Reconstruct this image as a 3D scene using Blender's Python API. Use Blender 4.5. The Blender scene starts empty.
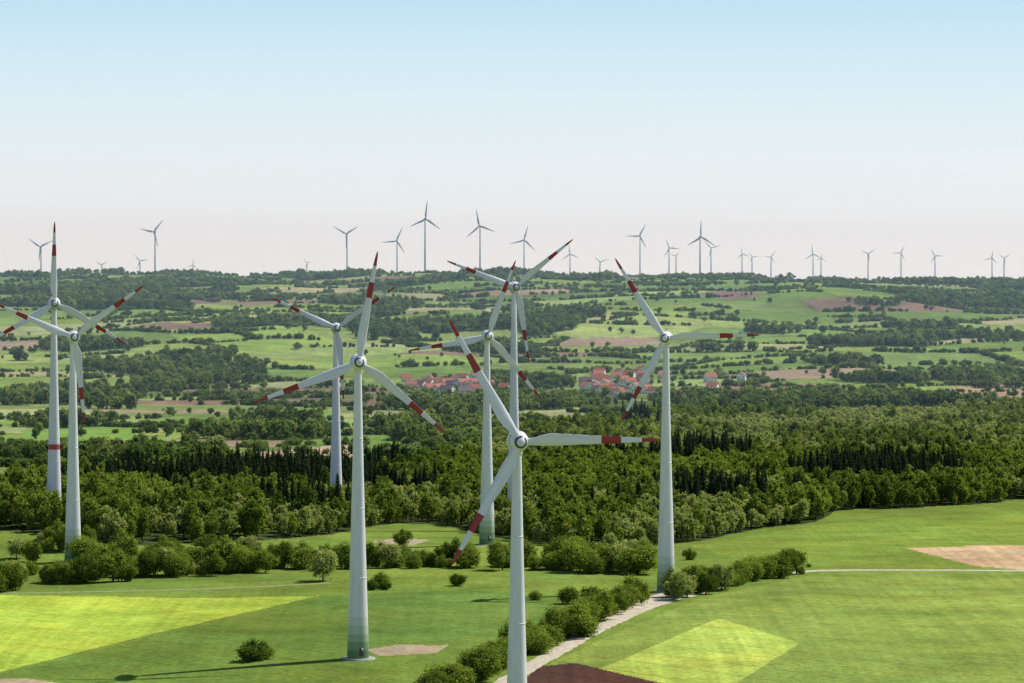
import bpy, math, numpy as np
from mathutils import Vector, Matrix
rng = np.random.default_rng(7)
F = 3840.0; CAM = 116.0; VH = 285.0
scene = bpy.context.scene
scene.view_settings.view_transform = 'Standard'
scene.view_settings.look = 'None'
scene.view_settings.exposure = 0

# ------------------------------------------------------------------ noise
def _hash(ix, iy, s):
    h = (ix.astype(np.int64)*374761393 + iy.astype(np.int64)*668265263 + s*1442695041) & 0xffffffff
    h = ((h ^ (h >> 13))*1274126177) & 0xffffffff
    h = (h ^ (h >> 16)) & 0xffffffff
    return h/4294967295.0
def vnoise(x, y, s=0):
    x = np.asarray(x, float); y = np.asarray(y, float)
    ix = np.floor(x); iy = np.floor(y); fx = x-ix; fy = y-iy
    fx = fx*fx*(3-2*fx); fy = fy*fy*(3-2*fy)
    a = _hash(ix, iy, s); b = _hash(ix+1, iy, s); c = _hash(ix, iy+1, s); d = _hash(ix+1, iy+1, s)
    return (a*(1-fx)+b*fx)*(1-fy)+(c*(1-fx)+d*fx)*fy
def fbm(x, y, s=0, o=4):
    v = 0; a = .5; t = 0
    for i in range(o):
        v = v+a*vnoise(x, y, s+i*17); t += a; x = x*2.03+13.1; y = y*2.03+7.7; a *= .5
    return v/t

# ------------------------------------------------------------------ terrain height
PY = np.array([100,600,950,1200,1450,1900,3000,4300,4700,5200,5700,6200,6700,7200,7700,8500,10000,13000,20000,60000.])
PZ = np.array([-45,-28,-15,0,2,2,-1,-3,8,36,62,86,106,122,130,134,130,126,80,0.])
_ly = np.linspace(math.log(100), math.log(60000), 4000)
_lz = np.interp(np.exp(_ly), PY, PZ)
_k = np.hanning(111); _k /= _k.sum()
_lz = np.convolve(np.pad(_lz, 55, mode='edge'), _k, mode='valid')
def sstep(a, b, x):
    t = np.clip((x-a)/(b-a), 0, 1); return t*t*(3-2*t)
def ground(X, Y):
    X = np.asarray(X, float); Y = np.asarray(Y, float)
    z = np.interp(np.log(np.maximum(Y, 101)), _ly, _lz)
    amp = 42*sstep(4100, 5600, Y)*(1-.25*sstep(6500, 7700, Y))
    z = z+amp*(fbm(X/430+3, Y/700, 3, 3)-.5)
    z = z+10*sstep(4200, 5200, Y)*(fbm(X/170, Y/240, 9, 2)-.5)
    z = z+4*sstep(1750, 2600, Y)*(1-sstep(3800, 4500, Y))*(fbm(X/260, Y/300, 5, 3)-.5)
    z = z+2.6*(fbm(X/110, Y/150, 11, 2)-.5)*sstep(1150, 1500, Y)
    z = z+14*np.exp(-((X+215)/110)**2-((Y-1700)/130)**2)
    z = z-14*sstep(450, 900, X)*sstep(6300, 7500, Y)
    return z
def vpix(X, Y, Z): return VH+F*(CAM-Z)/Y
_Ys = np.exp(np.linspace(math.log(700), math.log(9500), 6000))
def at(px, py):
    """world position on the ground along a bearing / depression read off the photograph"""
    t = (px-512)/F
    v = vpix(t*_Ys, _Ys, ground(t*_Ys, _Ys))
    i = int(np.argmax(v <= py))
    if i == 0: i = len(_Ys)-1 if v[0] > py else 0
    Y = _Ys[i]; X = t*Y
    return X, Y, float(ground(X, Y))

# ------------------------------------------------------------------ material helpers
def newmat(name):
    m = bpy.data.materials.new(name); m.use_nodes = True
    nt = m.node_tree; nt.nodes.clear()
    return m, nt
def N(nt, t, **k):
    n = nt.nodes.new(t)
    for a, b in k.items(): setattr(n, a, b)
    return n
def mixc(nt, fac, a, b, bt='MIX'):
    n = nt.nodes.new('ShaderNodeMix'); n.data_type = 'RGBA'; n.blend_type = bt; n.clamp_factor = True
    for s, v in ((n.inputs[0], fac), (n.inputs[6], a), (n.inputs[7], b)):
        if hasattr(v, 'is_output'): nt.links.new(v, s)
        elif isinstance(v, (int, float)): s.default_value = v
        else: s.default_value = (*v, 1) if len(v) == 3 else v
    return n.outputs[2]
def mapr(nt, v, a, b, c, d):
    n = nt.nodes.new('ShaderNodeMapRange'); nt.links.new(v, n.inputs[0])
    for i, x in enumerate((a, b, c, d)): n.inputs[i+1].default_value = x
    return n.outputs[0]
def noise(nt, vec, scale, detail=3, rough=.55):
    n = nt.nodes.new('ShaderNodeTexNoise'); n.inputs['Scale'].default_value = scale
    n.inputs['Detail'].default_value = detail; n.inputs['Roughness'].default_value = rough
    if vec is not None: nt.links.new(vec, n.inputs['Vector'])
    return n.outputs[0]
def simple(name, col, rough=.6, var=.15, scale=1.0, spec=.3, metal=0):
    m, nt = newmat(name)
    o = N(nt, 'ShaderNodeOutputMaterial'); p = N(nt, 'ShaderNodeBsdfPrincipled')
    tc = N(nt, 'ShaderNodeTexCoord')
    n = noise(nt, tc.outputs['Object'], scale, 4)
    f = mapr(nt, n, .3, .7, 0, 1)
    c = mixc(nt, f, tuple(x*(1-var) for x in col), tuple(min(1, x*(1+var)) for x in col))
    nt.links.new(c, p.inputs['Base Color']); p.inputs['Roughness'].default_value = rough
    p.inputs['Specular IOR Level'].default_value = spec; p.inputs['Metallic'].default_value = metal
    nt.links.new(p.outputs[0], o.inputs[0])
    return m
def foliage(name, dark, light, transl=.35, patch=1/160):
    m, nt = newmat(name)
    o = N(nt, 'ShaderNodeOutputMaterial')
    oi = N(nt, 'ShaderNodeObjectInfo'); tc = N(nt, 'ShaderNodeTexCoord')
    pn = noise(nt, oi.outputs['Location'], patch, 2)
    pf = mapr(nt, pn, .35, .65, 0, 1)
    a = N(nt, 'ShaderNodeMath', operation='MULTIPLY_ADD')
    nt.links.new(oi.outputs['Random'], a.inputs[0]); a.inputs[1].default_value = .6
    b = N(nt, 'ShaderNodeMath', operation='MULTIPLY'); nt.links.new(pf, b.inputs[0]); b.inputs[1].default_value = .4
    nt.links.new(b.outputs[0], a.inputs[2])
    c = mixc(nt, a.outputs[0], dark, light)
    ln = noise(nt, tc.outputs['Object'], .9, 4, .75)
    lf = mapr(nt, ln, .3, .7, .35, 1.7)
    vm = N(nt, 'ShaderNodeVectorMath', operation='SCALE'); nt.links.new(c, vm.inputs[0]); nt.links.new(lf, vm.inputs[3])
    d = N(nt, 'ShaderNodeBsdfDiffuse'); t = N(nt, 'ShaderNodeBsdfTranslucent'); mx = N(nt, 'ShaderNodeMixShader')
    nt.links.new(vm.outputs[0], d.inputs[0])
    tcx = mixc(nt, 1.0, vm.outputs[0], (1.3, 1.3, .6), 'MULTIPLY')
    nt.links.new(tcx, t.inputs[0]); mx.inputs[0].default_value = transl
    nt.links.new(d.outputs[0], mx.inputs[1]); nt.links.new(t.outputs[0], mx.inputs[2])
    nt.links.new(mx.outputs[0], o.inputs[0])
    return m
M_leaf = foliage('broadleaf_foliage', (.07, .12, .02), (.26, .33, .06), .45)
M_leafL = foliage('light_foliage', (.22, .27, .08), (.40, .43, .17), .45)
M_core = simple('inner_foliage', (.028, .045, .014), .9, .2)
M_spruce = foliage('spruce_foliage', (.022, .045, .018), (.05, .08, .03), .15)
M_farleaf = foliage('distant_foliage', (.07, .12, .03), (.19, .26, .07), .4, 1/300)
M_farlight = foliage('distant_light_foliage', (.17, .23, .07), (.30, .35, .13), .4, 1/300)
M_bark = simple('bark', (.09, .07, .05), .9, .3, 3)

# ------------------------------------------------------------------ meshes
def mesh_from(name, V, Fc, mats, midx=None, smooth=False):
    me = bpy.data.meshes.new(name)
    me.from_pydata([tuple(v) for v in V], [], [tuple(f) for f in Fc])
    for m in mats: me.materials.append(m)
    if midx is not None: me.polygons.foreach_set('material_index', np.asarray(midx, np.int32))
    me.polygons.foreach_set('use_smooth', np.full(len(me.polygons), smooth))
    me.update(); return me
def link(o): scene.collection.objects.link(o); return o

def tube(V, Fc, MI, path, radii, seg, mi):
    base = len(V); n = len(path)
    for k in range(n):
        p = Vector(path[k])
        d = (Vector(path[min(k+1, n-1)])-Vector(path[max(k-1, 0)])).normalized()
        a = d.orthogonal().normalized(); b = d.cross(a)
        for j in range(seg):
            th = 2*math.pi*j/seg
            V.append(tuple(p+(a*math.cos(th)+b*math.sin(th))*radii[k]))
    for k in range(n-1):
        for j in range(seg):
            j2 = (j+1) % seg
            Fc.append((base+k*seg+j, base+k*seg+j2, base+(k+1)*seg+j2, base+(k+1)*seg+j)); MI.append(mi)

import bmesh
def ico_arr(sub):
    bm = bmesh.new(); bmesh.ops.create_icosphere(bm, subdivisions=sub, radius=1)
    v = np.array([x.co[:] for x in bm.verts]); f = [tuple(y.index for y in x.verts) for x in bm.faces]; bm.free()
    return v, f
ICO1 = ico_arr(1)

def quads(P, Nn, size, r, aspect=1.0, along=None):
    n = len(P)
    Nn = Nn/np.linalg.norm(Nn, axis=1, keepdims=True)
    if along is None:
        along = r.normal(size=(n, 3))
    A = along-(along*Nn).sum(1, keepdims=True)*Nn; A /= np.linalg.norm(A, axis=1, keepdims=True)+1e-9
    B = np.cross(Nn, A)
    s = size[:, None]
    q = np.stack([P-A*s*aspect, P-B*s*.75+Nn*s*.15, P+A*s*aspect-Nn*s*.1, P+B*s*.75+Nn*s*.15], 1)
    return q.reshape(-1, 3)

def broadleaf(name, seed, h, w, nleaf, leaf, mat, bush=False):
    r = np.random.default_rng(seed)
    V = []; Fc = []; MI = []
    cz = h*(.45 if bush else .54); rz = h*(.5 if bush else .47)
    nl = int(r.integers(17, 26))
    C = []; R = []
    lean = r.uniform(-.15, .15, 2)*w; sq = r.uniform(.75, 1.1, 2)
    for i in range(nl):
        d = r.normal(size=3); d /= np.linalg.norm(d)
        rad = r.uniform(.25, 1.05)
        c = np.array([d[0]*w*.5*rad*sq[0], d[1]*w*.5*rad*sq[1], cz+d[2]*rz*rad*.88])
        taper = 1-.4*max(0, (c[2]-cz)/rz)
        C.append(c*np.array([taper, taper, 1])+np.array([lean[0], lean[1], 0])*(c[2]/h))
        R.append(w*(r.uniform(.14, .23) if rad < .6 else r.uniform(.07, .16))*(1 if not bush else 1.1))
    C = np.array(C); R = np.array(R)
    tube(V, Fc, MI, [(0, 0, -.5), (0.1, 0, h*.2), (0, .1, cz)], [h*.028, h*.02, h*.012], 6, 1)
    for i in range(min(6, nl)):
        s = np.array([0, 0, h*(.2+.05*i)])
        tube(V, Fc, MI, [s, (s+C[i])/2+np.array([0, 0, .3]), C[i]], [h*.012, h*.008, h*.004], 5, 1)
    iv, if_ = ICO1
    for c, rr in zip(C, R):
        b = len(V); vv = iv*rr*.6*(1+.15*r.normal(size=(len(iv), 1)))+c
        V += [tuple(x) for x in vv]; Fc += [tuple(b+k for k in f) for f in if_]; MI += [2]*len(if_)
    p = R**2/np.sum(R**2)
    L = r.choice(nl, size=int(nleaf*1.9), p=p)
    D = r.normal(size=(len(L), 3)); D[:, 2] += .25; D /= np.linalg.norm(D, axis=1, keepdims=True)
    P = C[L]+D*(R[L]*(.62+.9*r.uniform(0, 1, len(L))**1.4))[:, None]
    inside = np.zeros(len(P), bool)
    for k in range(nl):
        inside |= (np.linalg.norm(P-C[k], axis=1) < R[k]*.6)
    keep = (~inside) & (P[:, 2] > .2)
    P = P[keep][:nleaf]; D = D[keep][:nleaf]
    q = quads(P, D+r.normal(size=D.shape)*.65, leaf*r.uniform(.5, 1.35, len(P)), r)
    b = len(V); V += [tuple(x) for x in q]
    Fc += [(b+4*i, b+4*i+1, b+4*i+2, b+4*i+3) for i in range(len(P))]; MI += [0]*len(P)
    return mesh_from(name, V, Fc, [mat, M_bark, M_core], MI)

def spruce(name, seed, h, w, nleaf, leaf):
    r = np.random.default_rng(seed); V = []; Fc = []; MI = []
    tube(V, Fc, MI, [(0, 0, -.5), (0, 0, h*.5), (0, 0, h*.97)], [h*.014, h*.009, h*.002], 6, 1)
    b = len(V); seg = 9
    for k in range(4):
        z = h*(.12+.84*k/3*.98); rr = w*.5*(1-k/3)*.55+.03
        for j in range(seg):
            th = 2*math.pi*j/seg+k*.3; q = rr*r.uniform(.7, 1.1); V.append((q*math.cos(th), q*math.sin(th), z))
    for k in range(3):
        for j in range(seg):
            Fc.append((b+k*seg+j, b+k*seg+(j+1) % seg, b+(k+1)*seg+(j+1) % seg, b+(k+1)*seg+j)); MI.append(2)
    f = 1-np.sqrt(r.uniform(0.0, 1, nleaf)); tiers = 11
    tf = (f*tiers) % 1
    rad = w*.5*(1-f)**.85*(1.05-.45*tf)+.12
    th = r.uniform(0, 2*math.pi, nleaf); lop = 1+.18*np.sin(th*3+seed)+.1*np.sin(th*5+f*20)
    rr = rad*lop*r.uniform(.45, 1.05, nleaf)
    P = np.stack([rr*np.cos(th), rr*np.sin(th), h*(.07+.92*f)-rr*.18], 1)
    out = np.stack([np.cos(th), np.sin(th), np.full(nleaf, -.35)], 1)
    Nn = np.stack([np.cos(th)*.5, np.sin(th)*.5, np.ones(nleaf)], 1)+r.normal(size=(nleaf, 3))*.35
    q = quads(P, Nn, leaf*r.uniform(.6, 1.3, nleaf)*(1.1-.5*f), r, 1.6, out)
    b = len(V); V += [tuple(x) for x in q]
    Fc += [(b+4*i, b+4*i+1, b+4*i+2, b+4*i+3) for i in range(nleaf)]; MI += [0]*nleaf
    return mesh_from(name, V, Fc, [M_spruce, M_bark, M_core], MI)

def proto_coll(name, meshes):
    c = bpy.data.collections.new(name)
    for m in meshes:
        o = bpy.data.objects.new(m.name, m); c.objects.link(o)
    return c
near_tree = [broadleaf('broadleaf_tree_mesh', 100+i, 11, 11+i % 3, 4600, .30, M_leaf) for i in range(6)]
near_light = [broadleaf('light_tree_mesh', 140+i, 11, 11, 4200, .30, M_leafL) for i in range(2)]
near_bush = [broadleaf('bush_mesh', 200+i, 7, 9+i % 3, 3800, .27, M_leaf, True) for i in range(6)]
forest_m = [broadleaf('forest_tree_mesh', 300+i, 17, 11, 1400, .58, M_leaf) for i in range(6)]
forest_l = [broadleaf('forest_light_mesh', 340+i, 15, 11, 1200, .58, M_leafL) for i in range(3)]
spruce_m = [spruce('spruce_mesh', 400+i, 21, 7, 1000, .6) for i in range(4)]
far_m = [broadleaf('far_tree_mesh', 500+i, 15, 14, 340, 1.2, M_farlight if i in (2, 5) else M_farleaf) for i in range(7)]
far_h = [broadleaf('far_bush_mesh', 520+i, 7, 10, 220, .95, M_farlight if i == 2 else M_farleaf, True) for i in range(5)]
C_for = proto_coll('forest_trees', forest_m); C_forl = proto_coll('forest_light_trees', forest_l)
C_spr = proto_coll('spruce_trees', spruce_m); C_far = proto_coll('far_trees', far_m); C_hedge = proto_coll('hedge_bushes', far_h)

def scatter(name, P, S, coll, seed=0):
    me = bpy.data.meshes.new(name); me.from_pydata([tuple(p) for p in P], [], [])
    a = me.attributes.new('sc', 'FLOAT_VECTOR', 'POINT'); a.data.foreach_set('vector', np.asarray(S, np.float32).ravel())
    o = link(bpy.data.objects.new(name, me))
    ng = bpy.data.node_groups.new(name+'_scatter', 'GeometryNodeTree')
    ng.interface.new_socket('Geometry', in_out='INPUT', socket_type='NodeSocketGeometry')
    ng.interface.new_socket('Geometry', in_out='OUTPUT', socket_type='NodeSocketGeometry')
    gi = ng.nodes.new('NodeGroupInput'); go = ng.nodes.new('NodeGroupOutput')
    ip = ng.nodes.new('GeometryNodeInstanceOnPoints'); ci = ng.nodes.new('GeometryNodeCollectionInfo')
    ci.inputs['Collection'].default_value = coll; ci.inputs['Separate Children'].default_value = True; ci.inputs['Reset Children'].default_value = True
    ri = ng.nodes.new('FunctionNodeRandomValue'); ri.data_type = 'INT'; ri.inputs[4].default_value = 0; ri.inputs[5].default_value = len(coll.objects)-1; ri.inputs[8].default_value = seed
    rr = ng.nodes.new('FunctionNodeRandomValue'); rr.data_type = 'FLOAT_VECTOR'; rr.inputs[0].default_value = (0, 0, 0); rr.inputs[1].default_value = (0, 0, 6.283); rr.inputs[8].default_value = seed+5
    na = ng.nodes.new('GeometryNodeInputNamedAttribute'); na.data_type = 'FLOAT_VECTOR'; na.inputs[0].default_value = 'sc'
    L = ng.links.new
    L(gi.outputs[0], ip.inputs['Points']); L(ci.outputs[0], ip.inputs['Instance']); ip.inputs['Pick Instance'].default_value = True
    L(ri.outputs[2], ip.inputs['Instance Index']); L(rr.outputs[0], ip.inputs['Rotation']); L(na.outputs[0], ip.inputs['Scale'])
    L(ip.outputs[0], go.inputs[0])
    md = o.modifiers.new('scatter', 'NODES'); md.node_group = ng
    print(name, len(P)); return o

# ------------------------------------------------------------------ land cover
def inpoly(u, v, poly):
    r = np.zeros(u.shape, bool); n = len(poly)
    for i in range(n):
        x1, y1 = poly[i]; x2, y2 = poly[(i+1) % n]
        if y1 == y2: continue
        c = ((y1 > v) != (y2 > v)) & (u < (x2-x1)*(v-y1)/(y2-y1)+x1)
        r ^= c
    return r
FOREST_LOW = np.array([(-400,535),(0,530),(60,532),(130,545),(250,543),(330,535),(400,524),(440,524),(480,534),(560,546),(640,545),(700,540),(760,528),(815,521),(835,512),(930,508),(1024,500),(1400,490)], float)
FOREST_UP = np.array([(-400,485),(0,492),(80,484),(200,482),(350,486),(430,476),(470,456),(540,440),(620,426),(760,420),(900,418),(1024,416),(1400,412)], float)
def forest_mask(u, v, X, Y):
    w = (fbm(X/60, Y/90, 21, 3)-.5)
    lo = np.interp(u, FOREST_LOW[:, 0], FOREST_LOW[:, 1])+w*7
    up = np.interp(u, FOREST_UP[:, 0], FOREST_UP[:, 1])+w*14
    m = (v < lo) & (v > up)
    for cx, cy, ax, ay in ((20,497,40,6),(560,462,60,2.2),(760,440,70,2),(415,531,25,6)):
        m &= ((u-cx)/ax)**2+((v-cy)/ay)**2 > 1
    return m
WOODS = ((70,300,170,9,.32),(200,290,150,5,.22),(330,302,80,4,.2),(550,321,75,7,.33),(920,303,130,10,.34),(760,333,60,3.5,.2),
         (870,380,60,4.5,.45),(990,378,50,5,.35),(700,352,90,3.5,.25),(190,372,110,5,.25),(100,402,110,6,.22),(860,345,60,3.5,.25),
         (260,440,120,8,.24),(160,462,110,8,.22),(480,352,90,3.5,.2),(420,410,70,7,.3),(560,388,50,4,.1),(320,388,80,5,.25),(960,337,90,3.5,.2),
         (450,432,60,13,.35),(60,425,50,4,.2),(520,408,60,4,.3),(740,405,200,5,.22),(650,300,60,3,.2),(440,330,50,3,.2),(60,345,60,3.5,.2))
def far_wood(u, v, X, Y):
    n = fbm(X/190+5, Y/230, 31, 5)
    dens = .0*u
    for cx, cy, ax, ay, k in WOODS:
        dens = dens+k*np.exp(-((u-cx)/ax)**2-((v-cy)/ay)**2)
    dens = dens+.05*np.exp(-((v-278)/6)**2)
    return (n+dens-.15) > .56
def patches(X, Y):
    """irregular strip fields: returns id-hash, distance to border (m)"""
    wx = X+60*(vnoise(X/300, Y/300, 41)-.5); wy = Y+90*(vnoise(X/350, Y/350, 43)-.5)
    a = .3; px = (wx*math.cos(a)+wy*math.sin(a))/230; py = (-wx*math.sin(a)+wy*math.cos(a))/150
    ix = np.floor(px); iy = np.floor(py)
    d1 = np.full(X.shape, 9e9); d2 = d1.copy(); h = np.zeros(X.shape)
    for dx in (-1, 0, 1):
        for dy in (-1, 0, 1):
            cx = ix+dx; cy = iy+dy
            jx = cx+.1+.8*_hash(cx, cy, 71); jy = cy+.1+.8*_hash(cx, cy, 72)
            d = np.hypot(px-jx, (py-jy)*1.1)
            hh = _hash(cx, cy, 73)
            near = d < d1
            d2 = np.where(near, d1, np.minimum(d2, d)); h = np.where(near, hh, h); d1 = np.where(near, d, d1)
    return h, (d2-d1)*85
PAL = np.array([(.12,.20,.05),(.15,.24,.06),(.19,.28,.07),(.11,.17,.05),(.22,.30,.10),(.14,.22,.06),(.27,.31,.14),(.16,.23,.07),(.29,.28,.15),(.14,.22,.055),(.27,.22,.15),(.20,.28,.07),(.17,.25,.06),(.24,.32,.10),(.19,.14,.10),(.16,.25,.07),(.19,.26,.08)])

NEAR = [
 ([(690,546),(760,534),(820,524),(1024,509),(1400,505),(1400,575),(830,571),(760,566)], (.175,.25,.045), .3),
 ([(830,571),(1400,571),(1400,760),(495,690),(600,640),(700,598)], (.19,.26,.055), .4),
 ([(0,595),(-400,600),(-400,700),(0,672),(160,632),(318,596),(200,598)], (.33,.44,.06), .4),
 ([(-400,700),(0,675),(165,634),(322,598),(420,640),(300,700)], (.13,.205,.04), .3),
 ([(320,596),(470,590),(620,600),(590,625),(470,655),(330,640)], (.12,.19,.04), .3),
 ([(718,618),(800,643),(735,684),(650,683),(598,670)], (.33,.42,.08), .6),
 ([(540,666),(575,663),(690,690),(500,700)], (.085,.045,.035), .5),
 ([(905,548),(960,546),(1400,540),(1400,573),(1024,570),(975,566)], (.52,.38,.22), .4),
 ([(366,650),(395,645),(448,645),(436,653),(380,656)], (.36,.29,.19), .2),
 ([(-100,676),(30,679),(110,690),(-100,695)], (.36,.30,.19), .2),
 ([(372,541),(400,538),(430,540),(415,545),(380,546)], (.38,.31,.2), .1),
 ([(-10,498),(30,494),(45,499),(20,505),(-10,506)], (.30,.22,.16), .1),
 ([(205,458),(345,444),(365,456),(260,465)], (.44,.32,.22), .2),
 ([(440,401),(560,396),(610,399),(580,404),(470,405)], (.26,.17,.12), .2),
 ([(650,389),(760,383),(830,385),(760,391),(670,395)], (.25,.17,.12), .2),
 ([(905,393),(960,387),(1060,389),(1060,396),(960,397)], (.32,.23,.16), .2),
 ([(690,294),(735,291),(770,295),(730,300)], (.20,.13,.12), .1),
 ([(120,327),(165,322),(235,324),(180,330)], (.20,.14,.11), .1),
 ([(170,335),(300,326),(340,345),(230,356)], (.20,.30,.07), .2),
 ([(20,430),(130,425),(150,440),(30,446)], (.16,.28,.06), .2),
 ([(140,420),(330,412),(350,424),(170,432)], (.15,.26,.06), .2),
]

# ------------------------------------------------------------------ ground sheet
tcore = (np.arange(-180, 1205, 1.25)-512)/F
tl = -np.exp(np.linspace(math.log(3.5), math.log(-tcore[0]+.0012), 46)); tr = np.exp(np.linspace(math.log(tcore[-1]+.0012), math.log(3.5), 46))
T = np.concatenate([tl, tcore, tr])
Yf = np.exp(np.linspace(math.log(1100), math.log(8600), 20000))
vz = vpix(0, Yf, np.interp(np.log(Yf), _ly, _lz))
vz = np.minimum.accumulate(vz)
arc = np.concatenate([[0], np.cumsum(np.abs(np.diff(vz))+np.diff(Yf)*.006)])
rows = np.interp(np.arange(0, arc[-1], .85), arc, Yf)
rows = np.concatenate([np.linspace(105, 1090, 60), rows, np.exp(np.linspace(math.log(8700), math.log(59000), 40))])
XX = T[None, :]*rows[:, None]; YY = np.repeat(rows[:, None], len(T), 1)
ZZ = ground(XX, YY); nr, nc = XX.shape
U = 512+F*XX/YY; VV = vpix(XX, YY, ZZ)
h, bd = patches(XX, YY)
idx = np.minimum((h*len(PAL)).astype(int), len(PAL)-1)
col = PAL[idx].copy(); stripe = np.full(U.shape, .35)
edge = (bd < 4) & (YY > 2300)
col[edge] *= .75
meadow = YY < 2150
col[meadow] = (.15, .22, .042); stripe[meadow] = .2
big = fbm(XX/90, YY/160, 51, 3)[..., None]
for poly, c, st in NEAR:
    jit = .8*(fbm(XX/12, YY/20, 77, 2)-.5)
    m = inpoly(U+jit*2, VV+jit, poly)
    col[m] = c; stripe[m] = st
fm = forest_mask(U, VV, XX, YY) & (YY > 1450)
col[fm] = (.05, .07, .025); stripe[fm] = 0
wm = far_wood(U, VV, XX, YY) & (YY > 2400) & ~fm
col[wm] = (.08, .12, .035); stripe[wm] = 0
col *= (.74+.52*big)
me = bpy.data.meshes.new('ground')
nv = nr*nc
me.vertices.add(nv); me.vertices.foreach_set('co', np.stack([XX, YY, ZZ], -1).astype(np.float32).ravel())
I = np.arange(nv).reshape(nr, nc)
Q = np.stack([I[:-1, :-1], I[:-1, 1:], I[1:, 1:], I[1:, :-1]], -1).reshape(-1, 4)
me.loops.add(Q.size); me.loops.foreach_set('vertex_index', Q.astype(np.int32).ravel())
me.polygons.add(len(Q)); me.polygons.foreach_set('loop_start', np.arange(0, Q.size, 4, dtype=np.int32)); me.polygons.foreach_set('loop_total', np.full(len(Q), 4, np.int32))
me.update(calc_edges=True)
me.polygons.foreach_set('use_smooth', np.ones(len(Q), bool))
ca = me.attributes.new('cover', 'FLOAT_COLOR', 'POINT')
ca.data.foreach_set('color', np.concatenate([col, stripe[..., None]], -1).astype(np.float32).ravel())
m, nt = newmat('fields')
o = N(nt, 'ShaderNodeOutputMaterial'); d = N(nt, 'ShaderNodeBsdfDiffuse')
at_n = N(nt, 'ShaderNodeAttribute', attribute_name='cover')
pos = N(nt, 'ShaderNodeNewGeometry').outputs['Position']
n1 = mapr(nt, noise(nt, pos, .5, 6, .85), .3, .7, .5, 1.5)
n2 = mapr(nt, noise(nt, pos, .03, 5, .65), .3, .7, .74, 1.26)
mp = N(nt, 'ShaderNodeMapping'); nt.links.new(pos, mp.inputs[0]); mp.inputs['Rotation'].default_value = (0, 0, .9); mp.inputs['Scale'].default_value = (.28, .006, .01)
n3m = mapr(nt, noise(nt, mp.outputs[0], 1.0, 2), .3, .7, -.25, .25)
s1 = N(nt, 'ShaderNodeMath', operation='MULTIPLY_ADD'); nt.links.new(n3m, s1.inputs[0]); nt.links.new(at_n.outputs['Alpha'], s1.inputs[1]); s1.inputs[2].default_value = 1
mp2 = N(nt, 'ShaderNodeMapping'); nt.links.new(pos, mp2.inputs[0]); mp2.inputs['Rotation'].default_value = (0, 0, -.78)
wv = N(nt, 'ShaderNodeTexWave'); nt.links.new(mp2.outputs[0], wv.inputs['Vector']); wv.inputs['Scale'].default_value = .0174; wv.inputs['Distortion'].default_value = .5; wv.inputs['Detail Scale'].default_value = .02
tl_ = mapr(nt, wv.outputs['Fac'], .0, .035, .35, 0)
tl2 = N(nt, 'ShaderNodeMath', operation='MULTIPLY'); nt.links.new(tl_, tl2.inputs[0]); nt.links.new(at_n.outputs['Alpha'], tl2.inputs[1])
tl3 = N(nt, 'ShaderNodeMath', operation='SUBTRACT'); nt.links.new(s1.outputs[0], tl3.inputs[0]); nt.links.new(tl2.outputs[0], tl3.inputs[1])
s2 = N(nt, 'ShaderNodeMath', operation='MULTIPLY'); nt.links.new(n1, s2.inputs[0]); nt.links.new(n2, s2.inputs[1])
s3 = N(nt, 'ShaderNodeMath', operation='MULTIPLY'); nt.links.new(tl3.outputs[0], s3.inputs[0]); nt.links.new(s2.outputs[0], s3.inputs[1])
vm = N(nt, 'ShaderNodeVectorMath', operation='SCALE'); nt.links.new(at_n.outputs['Color'], vm.inputs[0]); nt.links.new(s3.outputs[0], vm.inputs[3])
yel = mapr(nt, noise(nt, pos, .014, 5, .7), .42, .65, 0, .7)
cc = mixc(nt, yel, vm.outputs[0], mixc(nt, 1.0, vm.outputs[0], (1.3, 1.05, .95), 'MULTIPLY'))
nt.links.new(cc, d.inputs[0]); nt.links.new(d.outputs[0], o.inputs[0])
me.materials.append(m)
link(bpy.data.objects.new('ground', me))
print('ground verts', nv)

# ------------------------------------------------------------------ gravel track
def ribbon(name, pix, width, mat, lift=.12):
    P = np.array([at(*p)[:2] for p in pix])
    pts = []
    for i in range(len(P)-1):
        p0 = P[max(i-1, 0)]; p1 = P[i]; p2 = P[i+1]; p3 = P[min(i+2, len(P)-1)]
        n = max(2, int(np.linalg.norm(p2-p1)/3))
        for k in range(n):
            t = k/n
            pts.append(.5*((2*p1)+(-p0+p2)*t+(2*p0-5*p1+4*p2-p3)*t*t+(-p0+3*p1-3*p2+p3)*t**3))
    pts.append(P[-1]); pts = np.array(pts)
    tg = np.gradient(pts, axis=0); tg /= np.linalg.norm(tg, axis=1, keepdims=True)
    nn = np.stack([-tg[:, 1], tg[:, 0]], 1); V = []; Fc = []
    nw = 4
    for i, (p, q) in enumerate(zip(pts, nn)):
        for k in range(nw+1):
            w = width*(1+.3*(rng.random()-.5)) if k in (0, nw) else width
            e = p+q*w*(k/nw-.5)
            V.append((e[0], e[1], float(ground(e[0], e[1]))+lift+(-.12 if k in (0, nw) else 0)))
    for i in range(len(pts)-1):
        for k in range(nw):
            a = i*(nw+1)+k; Fc.append((a, a+1, a+nw+2, a+nw+1))
    return link(bpy.data.objects.new(name, mesh_from(name, V, Fc, [mat], smooth=True)))
M_gravel = simple('gravel', (.50, .43, .32), .95, .25, .4)
ribbon('gravel_track', [(470,700),(508,680),(560,650),(600,628),(650,606),(700,592),(745,580),(790,573),(830,570.5),(920,570),(1040,571),(1200,573)], 6.5, M_gravel)
ribbon('gravel_track', [(612,620),(640,604),(668,594)], 6.5, M_gravel, .2)
ribbon('farm_path', [(-60,594),(80,592),(200,589),(330,583)], 3.0, simple('worn_grass', (.26,.27,.12), .95, .2, .3))

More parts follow.
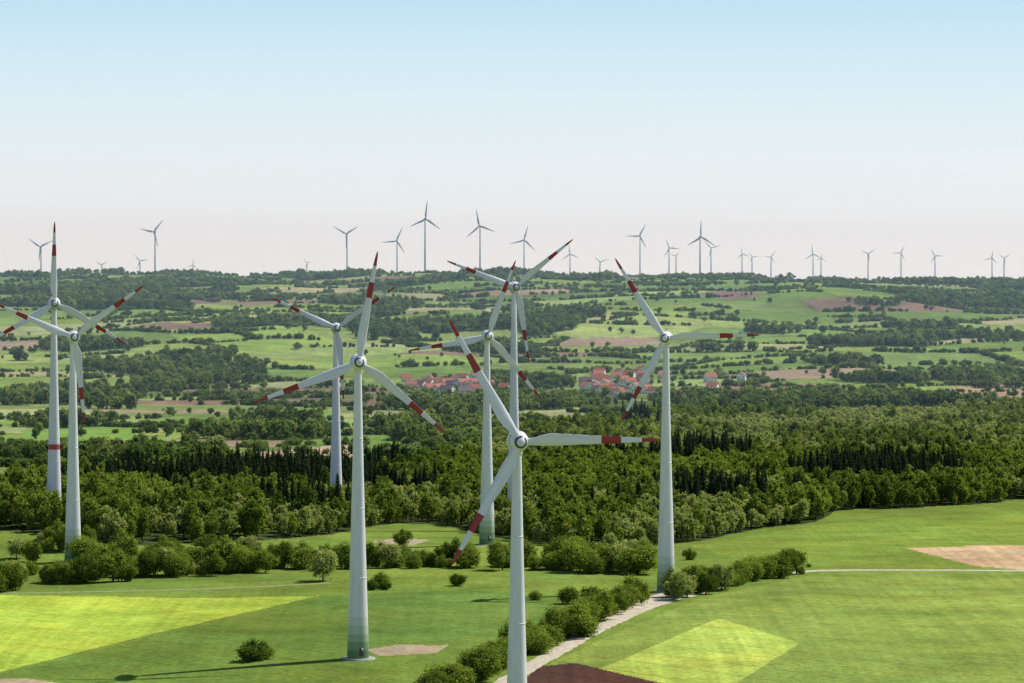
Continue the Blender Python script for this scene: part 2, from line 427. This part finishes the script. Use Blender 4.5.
# ------------------------------------------------------------------ turbines
def paint(name, col, banded=None):
    m, nt = newmat(name); o = N(nt, 'ShaderNodeOutputMaterial'); p = N(nt, 'ShaderNodeBsdfPrincipled')
    tc = N(nt, 'ShaderNodeTexCoord'); sx = N(nt, 'ShaderNodeSeparateXYZ'); nt.links.new(tc.outputs['Object'], sx.inputs[0])
    c = None
    if banded:
        f = mapr(nt, sx.outputs[2], 0, 100, 0, 1)
        cr = N(nt, 'ShaderNodeValToRGB'); cr.color_ramp.interpolation = 'CONSTANT'
        e = cr.color_ramp.elements; e[0].position = 0; e[0].color = (*banded[0][1], 1); e[1].position = banded[1][0]/100; e[1].color = (*banded[1][1], 1)
        for z, cc in banded[2:]:
            x = e.new(z/100); x.color = (*cc, 1)
        nt.links.new(f, cr.inputs[0]); c = cr.outputs[0]
    mp = N(nt, 'ShaderNodeMapping'); nt.links.new(tc.outputs['Object'], mp.inputs[0]); mp.inputs['Scale'].default_value = (1, 1, .12)
    n = noise(nt, mp.outputs[0], .8, 5, .65); g = mapr(nt, n, .35, .75, 1.0, .82)
    vm = N(nt, 'ShaderNodeVectorMath', operation='SCALE'); nt.links.new(g, vm.inputs[3])
    if c is not None: nt.links.new(c, vm.inputs[0])
    else: vm.inputs[0].default_value = col
    nt.links.new(vm.outputs[0], p.inputs['Base Color']); p.inputs['Roughness'].default_value = .4; p.inputs['Specular IOR Level'].default_value = .4
    nt.links.new(p.outputs[0], o.inputs[0]); return m
WHT = (.76, .76, .76)
greens = [(0, (.13,.22,.10)), (2.6, (.22,.33,.18)), (5.2, (.36,.46,.31)), (7.8, (.50,.58,.45)), (10.4, (.64,.68,.60)), (13, WHT)]
M_tower = paint('tower_paint', WHT, greens)
M_towerR = paint('tower_paint_red_ring', WHT, greens[:-1]+[(13, WHT), (30.5, (.45,.06,.04)), (33, WHT)])
M_white = paint('white_gelcoat', WHT); M_red = paint('red_marking', (.34, .03, .025)); M_dark = paint('dark_seal', (.08, .085, .09))
M_conc = simple('concrete', (.35, .34, .31), .9, .15, 1)
M_fart = paint('backlit_grey_paint', (.24, .28, .33)); M_fard = paint('dark_grey_paint', (.16, .18, .21))  # far turbines are white; their backlit shade is put into this grey

def tower_mesh(H, rb, rt, mat, seg=36):
    V = []; Fc = []; MI = []
    n = 24
    zs = [H*k/n for k in range(n+1)]; zs[0] = -2.5
    rs = [rt+(rb-rt)*((1-k/n)**1.25) for k in range(n+1)]
    tube(V, Fc, MI, [(0, 0, z) for z in zs], rs, seg, 0)
    for fr in (.28, .52, .76):
        z = H*fr; r = rt+(rb-rt)*(1-fr)**1.25
        tube(V, Fc, MI, [(0, 0, z-.16), (0, 0, z-.15), (0, 0, z+.15), (0, 0, z+.16)], [r*.9, r+.06, r+.05, r*.9], seg, 0)
    tube(V, Fc, MI, [(0, 0, -2), (0, 0, .35), (0, 0, .36)], [rb+2.2, rb+1.9, .01], seg, 1)
    a = -1.2; dx, dy = math.cos(a), math.sin(a); tx, ty = -dy, dx; r0 = rb*.97
    b = len(V)
    for (s, z, q) in ((-.6, 1.2, .28), (.6, 1.2, .28), (.6, 3.6, .18), (-.6, 3.6, .18)):
        V.append((dx*(r0+q)+tx*s, dy*(r0+q)+ty*s, z))
    for (s, z, q) in ((-.6, 1.2, -.4), (.6, 1.2, -.4), (.6, 3.6, -.4), (-.6, 3.6, -.4)):
        V.append((dx*(r0+q)+tx*s, dy*(r0+q)+ty*s, z))
    for f in ((0,1,2,3),(0,4,5,1),(1,5,6,2),(2,6,7,3),(3,7,4,0)): Fc.append(tuple(b+x for x in f)); MI.append(2)
    return mesh_from('tower', V, Fc, [mat, M_conc, M_dark], MI, True)
def nacelle_mesh(k=1.0, mats=None, seg=28):
    V = []; Fc = []; MI = []
    pr = [(-6.2,.02),(-6.1,.5),(-5.7,1.05),(-5.0,1.6),(-4.0,2.05),(-2.9,2.3),(-1.6,2.4),(-1.55,2.2),(-1.3,2.2),(-1.25,2.45),(0,2.65),(1.6,2.65),(3.2,2.35),(4.8,1.75),(6.0,1.0),(6.6,.4),(6.7,.02)]
    tube(V, Fc, MI, [(0, y, 0) for y, r in pr], [r*k for y, r in pr], seg, 0)
    for i in range(len(Fc)):
        if i//seg in (2, 6, 7, 8): MI[i] = 1
    tube(V, Fc, MI, [(0, 1.6, -3.3*k), (0, 1.6, -1.5*k)], [1.35*k, 1.6*k], 24, 0)
    tube(V, Fc, MI, [(0, 4.2, 1.5*k), (0, 4.2, 3.6*k)], [.08, .06], 6, 1)
    tube(V, Fc, MI, [(-.6, 4.2, 3.3*k), (.6, 4.2, 3.3*k)], [.06, .06], 6, 1)
    return mesh_from('nacelle', V, Fc, mats or [M_white, M_dark], MI, True)
def blade_mesh(mats=None, bands=True, fat=1.0):
    R = [1.6,2.6,4,5.5,7.5,10,13,17,20.3,23,25.2,28,30.4,33,34.4,35.0]
    ch = [1.9,1.9,2.3,3.0,3.35,3.15,2.8,2.3,2.0,1.75,1.55,1.3,1.1,.8,.5,.12]
    th = [1.9,1.85,1.6,1.25,.95,.75,.6,.48,.4,.34,.3,.25,.2,.15,.1,.04]
    V = []; Fc = []; MI = []; seg = 14
    for r, c, t in zip(R, ch, th):
        tw = math.radians(26*(1-r/35)**2+4); round_ = max(0, 1-(r-1.6)/5)
        for j in range(seg):
            a = 2*math.pi*j/seg; x = math.cos(a); y = math.sin(a)
            px = c*fat*(x*.5-.15*(1-round_)); py = t*fat*.5*y*(1 if round_ > .9 else (.55+.45*x*.9+.1))
            V.append((px*math.cos(tw)-py*math.sin(tw), px*math.sin(tw)+py*math.cos(tw)-(r/35)**2*.9, r))
    for k in range(len(R)-1):
        rm = (R[k]+R[k+1])/2/35
        mi = 1 if bands and (.58 < rm < .72 or rm > .87) else 0
        for j in range(seg):
            Fc.append((k*seg+j, k*seg+(j+1) % seg, (k+1)*seg+(j+1) % seg, (k+1)*seg+j)); MI.append(mi)
    Fc.append(tuple(range((len(R)-1)*seg, len(R)*seg))); MI.append(1 if bands else 0)
    return mesh_from('rotor_blade', V, Fc, mats or [M_white, M_red], MI, True)
ME_nac = nacelle_mesh(); ME_blade = blade_mesh()
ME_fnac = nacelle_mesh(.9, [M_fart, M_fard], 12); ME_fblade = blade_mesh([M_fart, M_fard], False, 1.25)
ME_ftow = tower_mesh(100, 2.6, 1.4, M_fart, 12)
bases = []
def turbine(X, Y, zb, hub, R, ang, yaw, red=False, far=False):
    e = link(bpy.data.objects.new('wind_turbine', None)); e.location = (X, Y, zb)
    H = hub-zb; s = R/35
    def add(name, me, parent, loc=(0, 0, 0), rot=(0, 0, 0), sc=(1, 1, 1)):
        o = link(bpy.data.objects.new(name, me)); o.parent = parent; o.location = loc; o.rotation_euler = rot; o.scale = sc; return o
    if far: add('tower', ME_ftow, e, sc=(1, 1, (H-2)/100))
    else: add('tower', tower_mesh(H-2.2, 3.5, 1.15, M_towerR if red else M_tower), e)
    y = math.radians(yaw)
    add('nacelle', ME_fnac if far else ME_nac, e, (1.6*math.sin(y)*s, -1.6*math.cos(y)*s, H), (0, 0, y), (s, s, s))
    off = 5.3*s
    for i in range(3):
        a = math.radians(ang+120*i)
        Mx = Matrix.Rotation(y, 4, 'Z') @ Matrix.Rotation(math.pi/2-a, 4, 'Y')
        add('rotor_blade', ME_fblade if far else ME_blade, e, (off*math.sin(y), -off*math.cos(y), H), Mx.to_euler(), (s, s, s))
    bases.append((X, Y))
for hx, hy, rp, by, ang, yaw, red in (
    (517,441,141,812,0.3,8,False),(358,362,112,657,-39.5,6,False),(666,338,94,588,1.9,-6,False),
    (73,337,87,560,36.5,12,False),(54,303,81,505,90,10,True),(336,328,71.5,512,35,8,False),
    (487,336,80.5,548,70,6,False),(514,287,75,500,39.5,10,False)):
    Y = F*35/rp; X = (hx-512)/F*Y; hub = CAM-(hy-VH)*Y/F
    turbine(X, Y, float(ground(X, Y)), hub, 35, ang, yaw, red)
FARW = [(41,247,14),(102,265,7),(140,261,8),(155,232,15),(193,265,6),(347,234,14),(397,241,14),(425,219,17),(480,226,16),(524,240,14),
 (307,263,5),(570,254,9),(600,262,8),(640,236,13),(669,248,10),(700,237,16),(711,248,9),(676,256,6),(742,254,7),(752,257,6),(771,257,7),
 (813,254,9),(821,258,6),(868,254,8),(901,253,8),(935,256,8),(992,258,8),(1004,258,7)]
FA = [25,150,10,48,80,30,65,85,100,75,10,95,20,60,115,90,15,40,100,5,55,95,80,35,60,0,75,30]
for i, (hx, hy, rp) in enumerate(FARW):
    Y = float(np.clip(F*42/rp, 7700, 12500)); R = rp*Y/F*1.08; X = (hx-512)/F*Y; hub = CAM-(hy-VH)*Y/F
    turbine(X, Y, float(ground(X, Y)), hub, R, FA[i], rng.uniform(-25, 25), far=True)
bases = np.array(bases)

# ------------------------------------------------------------------ woods
def jgrid(y0, y1, cell, tm=.19):
    ys = np.arange(y0, y1, cell); P = []
    for y in ys:
        xs = np.arange(-tm*y-60, tm*y+60, cell); P.append(np.stack([xs, np.full(len(xs), y)], 1))
    P = np.concatenate(P); P += rng.uniform(-.5, .5, P.shape)*cell*.95
    return P[:, 0], P[:, 1]
def clear(X, Y, r=10):
    ok = np.ones(len(X), bool)
    for bx, by in bases: ok &= (X-bx)**2+(Y-by)**2 > r*r
    return ok
X, Y = jgrid(1500, 4300, 7.4); Z = ground(X, Y); u = 512+F*X/Y; v = vpix(X, Y, Z)
k = forest_mask(u, v, X, Y) & clear(X, Y, 9) & (rng.random(len(X)) < .92)
X, Y, Z, u, v = X[k], Y[k], Z[k], u[k], v[k]
con = fbm(X/110+9, Y/150, 61, 3)
cd = 0*u
for cx, cy, ax, ay, w in ((210,496,130,8,.36),(650,500,80,10,.22),(860,492,60,8,.28),(430,500,60,10,.12),(560,480,60,8,.1),(980,470,60,6,.1)):
    cd = cd+w*np.exp(-((u-cx)/ax)**2-((v-cy)/ay)**2)
isc = (con+cd+np.where(v < 470, -.12, -.03)-.25*np.exp(-((v-np.interp(u, FOREST_LOW[:, 0], FOREST_LOW[:, 1]))/9)**2)+rng.normal(size=len(X))*.03) > .60
isl = ~isc & ((fbm(X/70, Y/100, 63, 3)+np.where(v < 468, .28, .06)+rng.random(len(X))*.45) > .88)
isd = ~isc & ~isl
def scl(n, a, b, wv=.12):
    s = rng.uniform(a, b, n); return np.stack([s*rng.uniform(1-wv, 1+wv, n), s*rng.uniform(1-wv, 1+wv, n), s*rng.uniform(.85, 1.15, n)], 1)
def P3(k): return np.stack([X[k], Y[k], Z[k]-.2], 1)
scatter('spruce_forest', P3(isc), scl(isc.sum(), .7, 1.12), C_spr, 1)
scatter('deciduous_forest', P3(isd), scl(isd.sum(), .5, 1.08), C_for, 2)
scatter('light_deciduous_forest', P3(isl), scl(isl.sum(), .5, .95), C_forl, 3)
def village(u, v):
    return (((u-452)/42)**2+((v-387)/9)**2 < 1) | (((u-630)/36)**2+((v-385)/12)**2 < 1) | (((u-452)/38)**2+((v-397)/8)**2 < 1) | (((u-628)/36)**2+((v-399)/9)**2 < 1)
X, Y = jgrid(2300, 9000, 11); Z = ground(X, Y); u = 512+F*X/Y; v = vpix(X, Y, Z)
fmk = forest_mask(u, v, X, Y); wd = far_wood(u, v, X, Y)
sc_ = (rng.random(len(X)) < .06*np.clip(fbm(X/140, Y/140, 85, 2)-.5, 0, 1)*2)
k = ~fmk & (wd | sc_) & clear(X, Y, 25) & ~(village(u, v) & (rng.random(len(X)) < .9))
X, Y, Z, wd = X[k], Y[k], Z[k], wd[k]
S = scl(len(X), .38, 1.05, .25); S[~wd] *= .7
scatter('distant_woodland', np.stack([X, Y, Z-.3], 1), S, C_far, 4)
X, Y = jgrid(2300, 8200, 5.5); h, bd = patches(X, Y)
k = (bd < 2.6) & (vnoise(X/110, Y/110, 81) > .40)
X, Y = X[k], Y[k]; Z = ground(X, Y); u = 512+F*X/Y; v = vpix(X, Y, Z)
k = ~forest_mask(u, v, X, Y) & ~far_wood(u, v, X, Y) & clear(X, Y, 20) & ~(village(u, v) & (rng.random(len(X)) < .8))
X, Y, Z = X[k], Y[k], Z[k]
S = scl(len(X), .5, 1.1, .3); S *= (.7+.9*np.clip(vnoise(X/35, Y/35, 88)-.3, 0, 1))[:, None]
scatter('field_hedgerows', np.stack([X, Y, Z-.3], 1), S, C_hedge, 8)
gx = []
for i in range(120):
    px, py = (452+rng.normal()*22, 388+rng.normal()*4) if i < 60 else (630+rng.normal()*20, 386+rng.normal()*5)
    gx.append(at(px, py))
scatter('village_garden_trees', np.array(gx), scl(len(gx), .3, .6, .2), C_far, 11)

# ------------------------------------------------------------------ near hedgerows, trees, bushes
def plant(name, me, px, py, size):
    X, Y, Z = at(px, py)
    o = link(bpy.data.objects.new(name, me)); h = 11 if 'bush' not in name else 7
    s = size/h; o.location = (X, Y, Z-.15); o.rotation_euler = (0, 0, rng.uniform(0, 6.28)); o.scale = (s*rng.uniform(.8, 1.35), s*rng.uniform(.8, 1.35), s*rng.uniform(.85, 1.2))
def row(pts, n, a, b, tree=.5, light=.1, jx=3, jy=1.5):
    pts = np.array(pts, float); L = np.concatenate([[0], np.cumsum(np.hypot(np.diff(pts[:, 0]), 3*np.diff(pts[:, 1])))])
    for i in range(n):
        s = (i+rng.uniform(-.5, .5))/(n-1)*L[-1]
        px = np.interp(s, L, pts[:, 0])+rng.normal()*jx; py = np.interp(s, L, pts[:, 1])+rng.normal()*jy
        q = rng.random(); size = rng.uniform(a, b)*(1 if rng.random() < .7 else .55)
        if q < light: plant('broadleaf_tree', near_light[rng.integers(2)], px, py, size)
        elif q < light+tree: plant('broadleaf_tree', near_tree[rng.integers(6)], px, py, size)
        else: plant('bush', near_bush[rng.integers(6)], px, py, size*.75)
row([(-20,592),(15,588)], 6, 9, 13)
row([(50,584),(100,580),(150,577),(200,574),(268,570)], 42, 8, 14.5, .6, .08)
row([(90,566),(180,560),(250,560)], 12, 8, 11, .6, .2)
row([(272,568),(330,569),(400,567),(475,566)], 38, 6, 11, .45)
row([(498,567),(560,570),(645,574)], 32, 7, 13, .6)
row([(560,560),(640,562)], 8, 8, 12, .55)
row([(672,600),(700,592),(730,586),(765,578),(798,572)], 34, 7, 11.5, .5, .1)
row([(590,624),(615,613),(642,600)], 15, 7, 10.5, .4)
row([(436,696),(470,684),(500,668),(530,652),(560,640),(582,632)], 30, 7, 12, .4)
row([(20,556),(60,552),(95,548)], 9, 7, 10, .5, .3, 6, 3)
plant('broadleaf_tree', near_light[0], 323, 581, 12.5)
for px, py, s in ((252,661,7.5),(380,588,5.2),(372,590,3.5),(457,586,4.2),(568,604,6.5),(536,600,3.6),(385,590,3),(598,606,4),(690,560,5),(402,545,6),(30,575,5),(262,659,5)):
    plant('bush', near_bush[int(px) % 6], px, py, s)

# ------------------------------------------------------------------ village
M_roof = simple('clay_roof_tiles', (.38, .13, .08), .8, .3, .8); M_roof2 = simple('dark_roof_tiles', (.17, .12, .12), .8, .3, .8)
M_wall = simple('rendered_wall', (.8, .78, .72), .85, .1, .6); M_win = simple('window_glass', (.05, .06, .08), .2, .1)
def house_mesh(w, l, hw, hr, roof):
    V = []; Fc = []; MI = []
    x = w/2; y = l/2
    V += [(-x,-y,-1),(x,-y,-1),(x,y,-1),(-x,y,-1),(-x,-y,hw),(x,-y,hw),(x,y,hw),(-x,y,hw),(0,-y,hw+hr),(0,y,hw+hr)]
    Fc += [(0,1,5,4),(1,2,6,5),(2,3,7,6),(3,0,4,7),(4,5,8),(6,7,9)]; MI += [0]*6
    b = len(V); e = .6; t = .25; k = hr/x
    V += [(-x-e,-y-e,hw-e*k+.05),(0,-y-e,hw+hr+.05),(0,y+e,hw+hr+.05),(-x-e,y+e,hw-e*k+.05),(x+e,-y-e,hw-e*k+.05),(x+e,y+e,hw-e*k+.05)]
    V += [(a, b_, c+t) for a, b_, c in V[b:b+6]]
    for f in ((0,1,2,3),(1,4,5,2),(6,7,8,9),(7,10,11,8),(0,3,9,6),(4,10,11,5),(0,6,7,1),(1,7,10,4),(3,2,8,9),(2,5,11,8)):
        Fc.append(tuple(b+i for i in f)); MI.append(1)
    def win(cx, cy, cz, ax, s, hh):
        b = len(V)
        if ax == 'y':
            V.extend([(cx-s, cy, cz-hh), (cx+s, cy, cz-hh), (cx+s, cy, cz+hh), (cx-s, cy, cz+hh)])
        else: V.extend([(cx, cy-s, cz-hh), (cx, cy+s, cz-hh), (cx, cy+s, cz+hh), (cx, cy-s, cz+hh)])
        Fc.append((b, b+1, b+2, b+3)); MI.append(2)
    for z in ([1.6, 4.3] if hw > 5 else [1.6]):
        for xx in (-x*.5, x*.5):
            win(xx, -y-.03, z, 'y', .6, .7); win(xx, y+.03, z, 'y', .6, .7)
        for yy in (-y*.6, 0, y*.6):
            win(-x-.03, yy, z, 'x', .6, .7); win(x+.03, yy, z, 'x', .6, .7)
    win(0, -y-.03, hw+hr*.35, 'y', .5, .6); win(x*.02, -y-.04, .9, 'y', .5, 1.0)
    tube(V, Fc, MI, [(x*.3, y*.3, hw+hr*.4), (x*.3, y*.3, hw+hr+1)], [.5, .45], 4, 1)
    return mesh_from('house', V, Fc, [M_wall, roof, M_win], MI)
houses = [house_mesh(10,13,6.4,4.4,M_roof), house_mesh(9,11,5,4,M_roof), house_mesh(11,16,5.6,4.4,M_roof2), house_mesh(10,12,6.6,4,M_roof), house_mesh(13,23,6,4,M_roof)]
hp = []; tries = 0
while len(hp) < 72 and tries < 4000:
    tries += 1; i = len(hp)
    if i < 32: px, py = 454+rng.normal()*22, 389+rng.normal()*4
    elif i < 64: px, py = 630+rng.normal()*19, 387+rng.normal()*6
    else: px, py = rng.uniform(340, 760), rng.uniform(376, 396)
    X, Y, Z = at(px, py)
    if any((X-a)**2+(Y-b)**2 < 24**2 for a, b in hp): continue
    hp.append((X, Y))
    o = link(bpy.data.objects.new('house', houses[rng.integers(5)])); o.location = (X, Y, Z); o.rotation_euler = (0, 0, rng.choice([.3, .3+1.57, -.2, 1.2])+rng.normal()*.15)

# ------------------------------------------------------------------ air: a real haze volume over the valley and hills
V = [(x, y, z) for z in (-60, 420) for x, y in ((-9000, 2300), (9000, 2300), (9000, 20000), (-9000, 20000))]
Fc = [(0,3,2,1),(4,5,6,7),(0,1,5,4),(1,2,6,5),(2,3,7,6),(3,0,4,7)]
m, nt = newmat('haze'); o = N(nt, 'ShaderNodeOutputMaterial'); vs = N(nt, 'ShaderNodeVolumeScatter')
vs.inputs['Color'].default_value = (.60, .82, 1, 1); vs.inputs['Density'].default_value = 4.4e-5; vs.inputs['Anisotropy'].default_value = .35
nt.links.new(vs.outputs[0], o.inputs['Volume'])
link(bpy.data.objects.new('haze', mesh_from('haze', V, Fc, [m])))

# ------------------------------------------------------------------ light, sky, camera
EL = math.radians(50); AZ = math.radians(60)
S = Vector((math.sin(AZ)*math.cos(EL), math.cos(AZ)*math.cos(EL), math.sin(EL)))
l = bpy.data.lights.new('sun', 'SUN'); l.energy = 5.0; l.angle = math.radians(.5); l.color = (1, .96, .89)
lo = link(bpy.data.objects.new('sun', l)); lo.rotation_euler = S.to_track_quat('Z', 'Y').to_euler(); lo.location = (0, 0, 500)
w = bpy.data.worlds.new('World'); scene.world = w; w.use_nodes = True
nt = w.node_tree; bg = nt.nodes['Background']
sk = nt.nodes.new('ShaderNodeTexSky'); sk.sky_type = 'NISHITA'; sk.sun_disc = False; sk.sun_elevation = EL; sk.sun_rotation = AZ
sk.air_density = 1.0; sk.dust_density = .6; sk.ozone_density = 2.0
tc = nt.nodes.new('ShaderNodeTexCoord'); sx = nt.nodes.new('ShaderNodeSeparateXYZ'); nt.links.new(tc.outputs['Generated'], sx.inputs[0])
cr = nt.nodes.new('ShaderNodeValToRGB'); e = cr.color_ramp.elements
STR = .10; K = 1/STR
e[0].position = 0; e[0].color = (1.0, 1.0, .985, 1); e[1].position = 1; e[1].color = (.16, .33, .60, 1)
for p_, c_ in ((.10, (.94, .975, .985)), (.20, (.83, .935, .975)), (.32, (.67, .86, .955)), (.41, (.54, .77, .92)), (.6, (.32, .53, .78))):
    x = e.new(p_); x.color = (*c_, 1)
f1 = mapr(nt, sx.outputs[2], 0, .18, 0, 1); nt.links.new(f1, cr.inputs[0])
sc2 = nt.nodes.new('ShaderNodeVectorMath'); sc2.operation = 'SCALE'; nt.links.new(cr.outputs[0], sc2.inputs[0]); sc2.inputs[3].default_value = K
f2 = mapr(nt, sx.outputs[2], .10, .35, 0, 1)
out = mixc(nt, f2, sc2.outputs[0], sk.outputs[0])
nt.links.new(out, bg.inputs[0]); bg.inputs[1].default_value = STR
cam = bpy.data.cameras.new('camera'); co = link(bpy.data.objects.new('camera', cam))
co.location = (0, 0, CAM); co.rotation_euler = (math.pi/2, 0, 0)
cam.sensor_width = 36; cam.lens = 36*F/1024; cam.shift_y = -(341.5-VH)/1024
cam.clip_start = 1; cam.clip_end = 100000
scene.camera = co
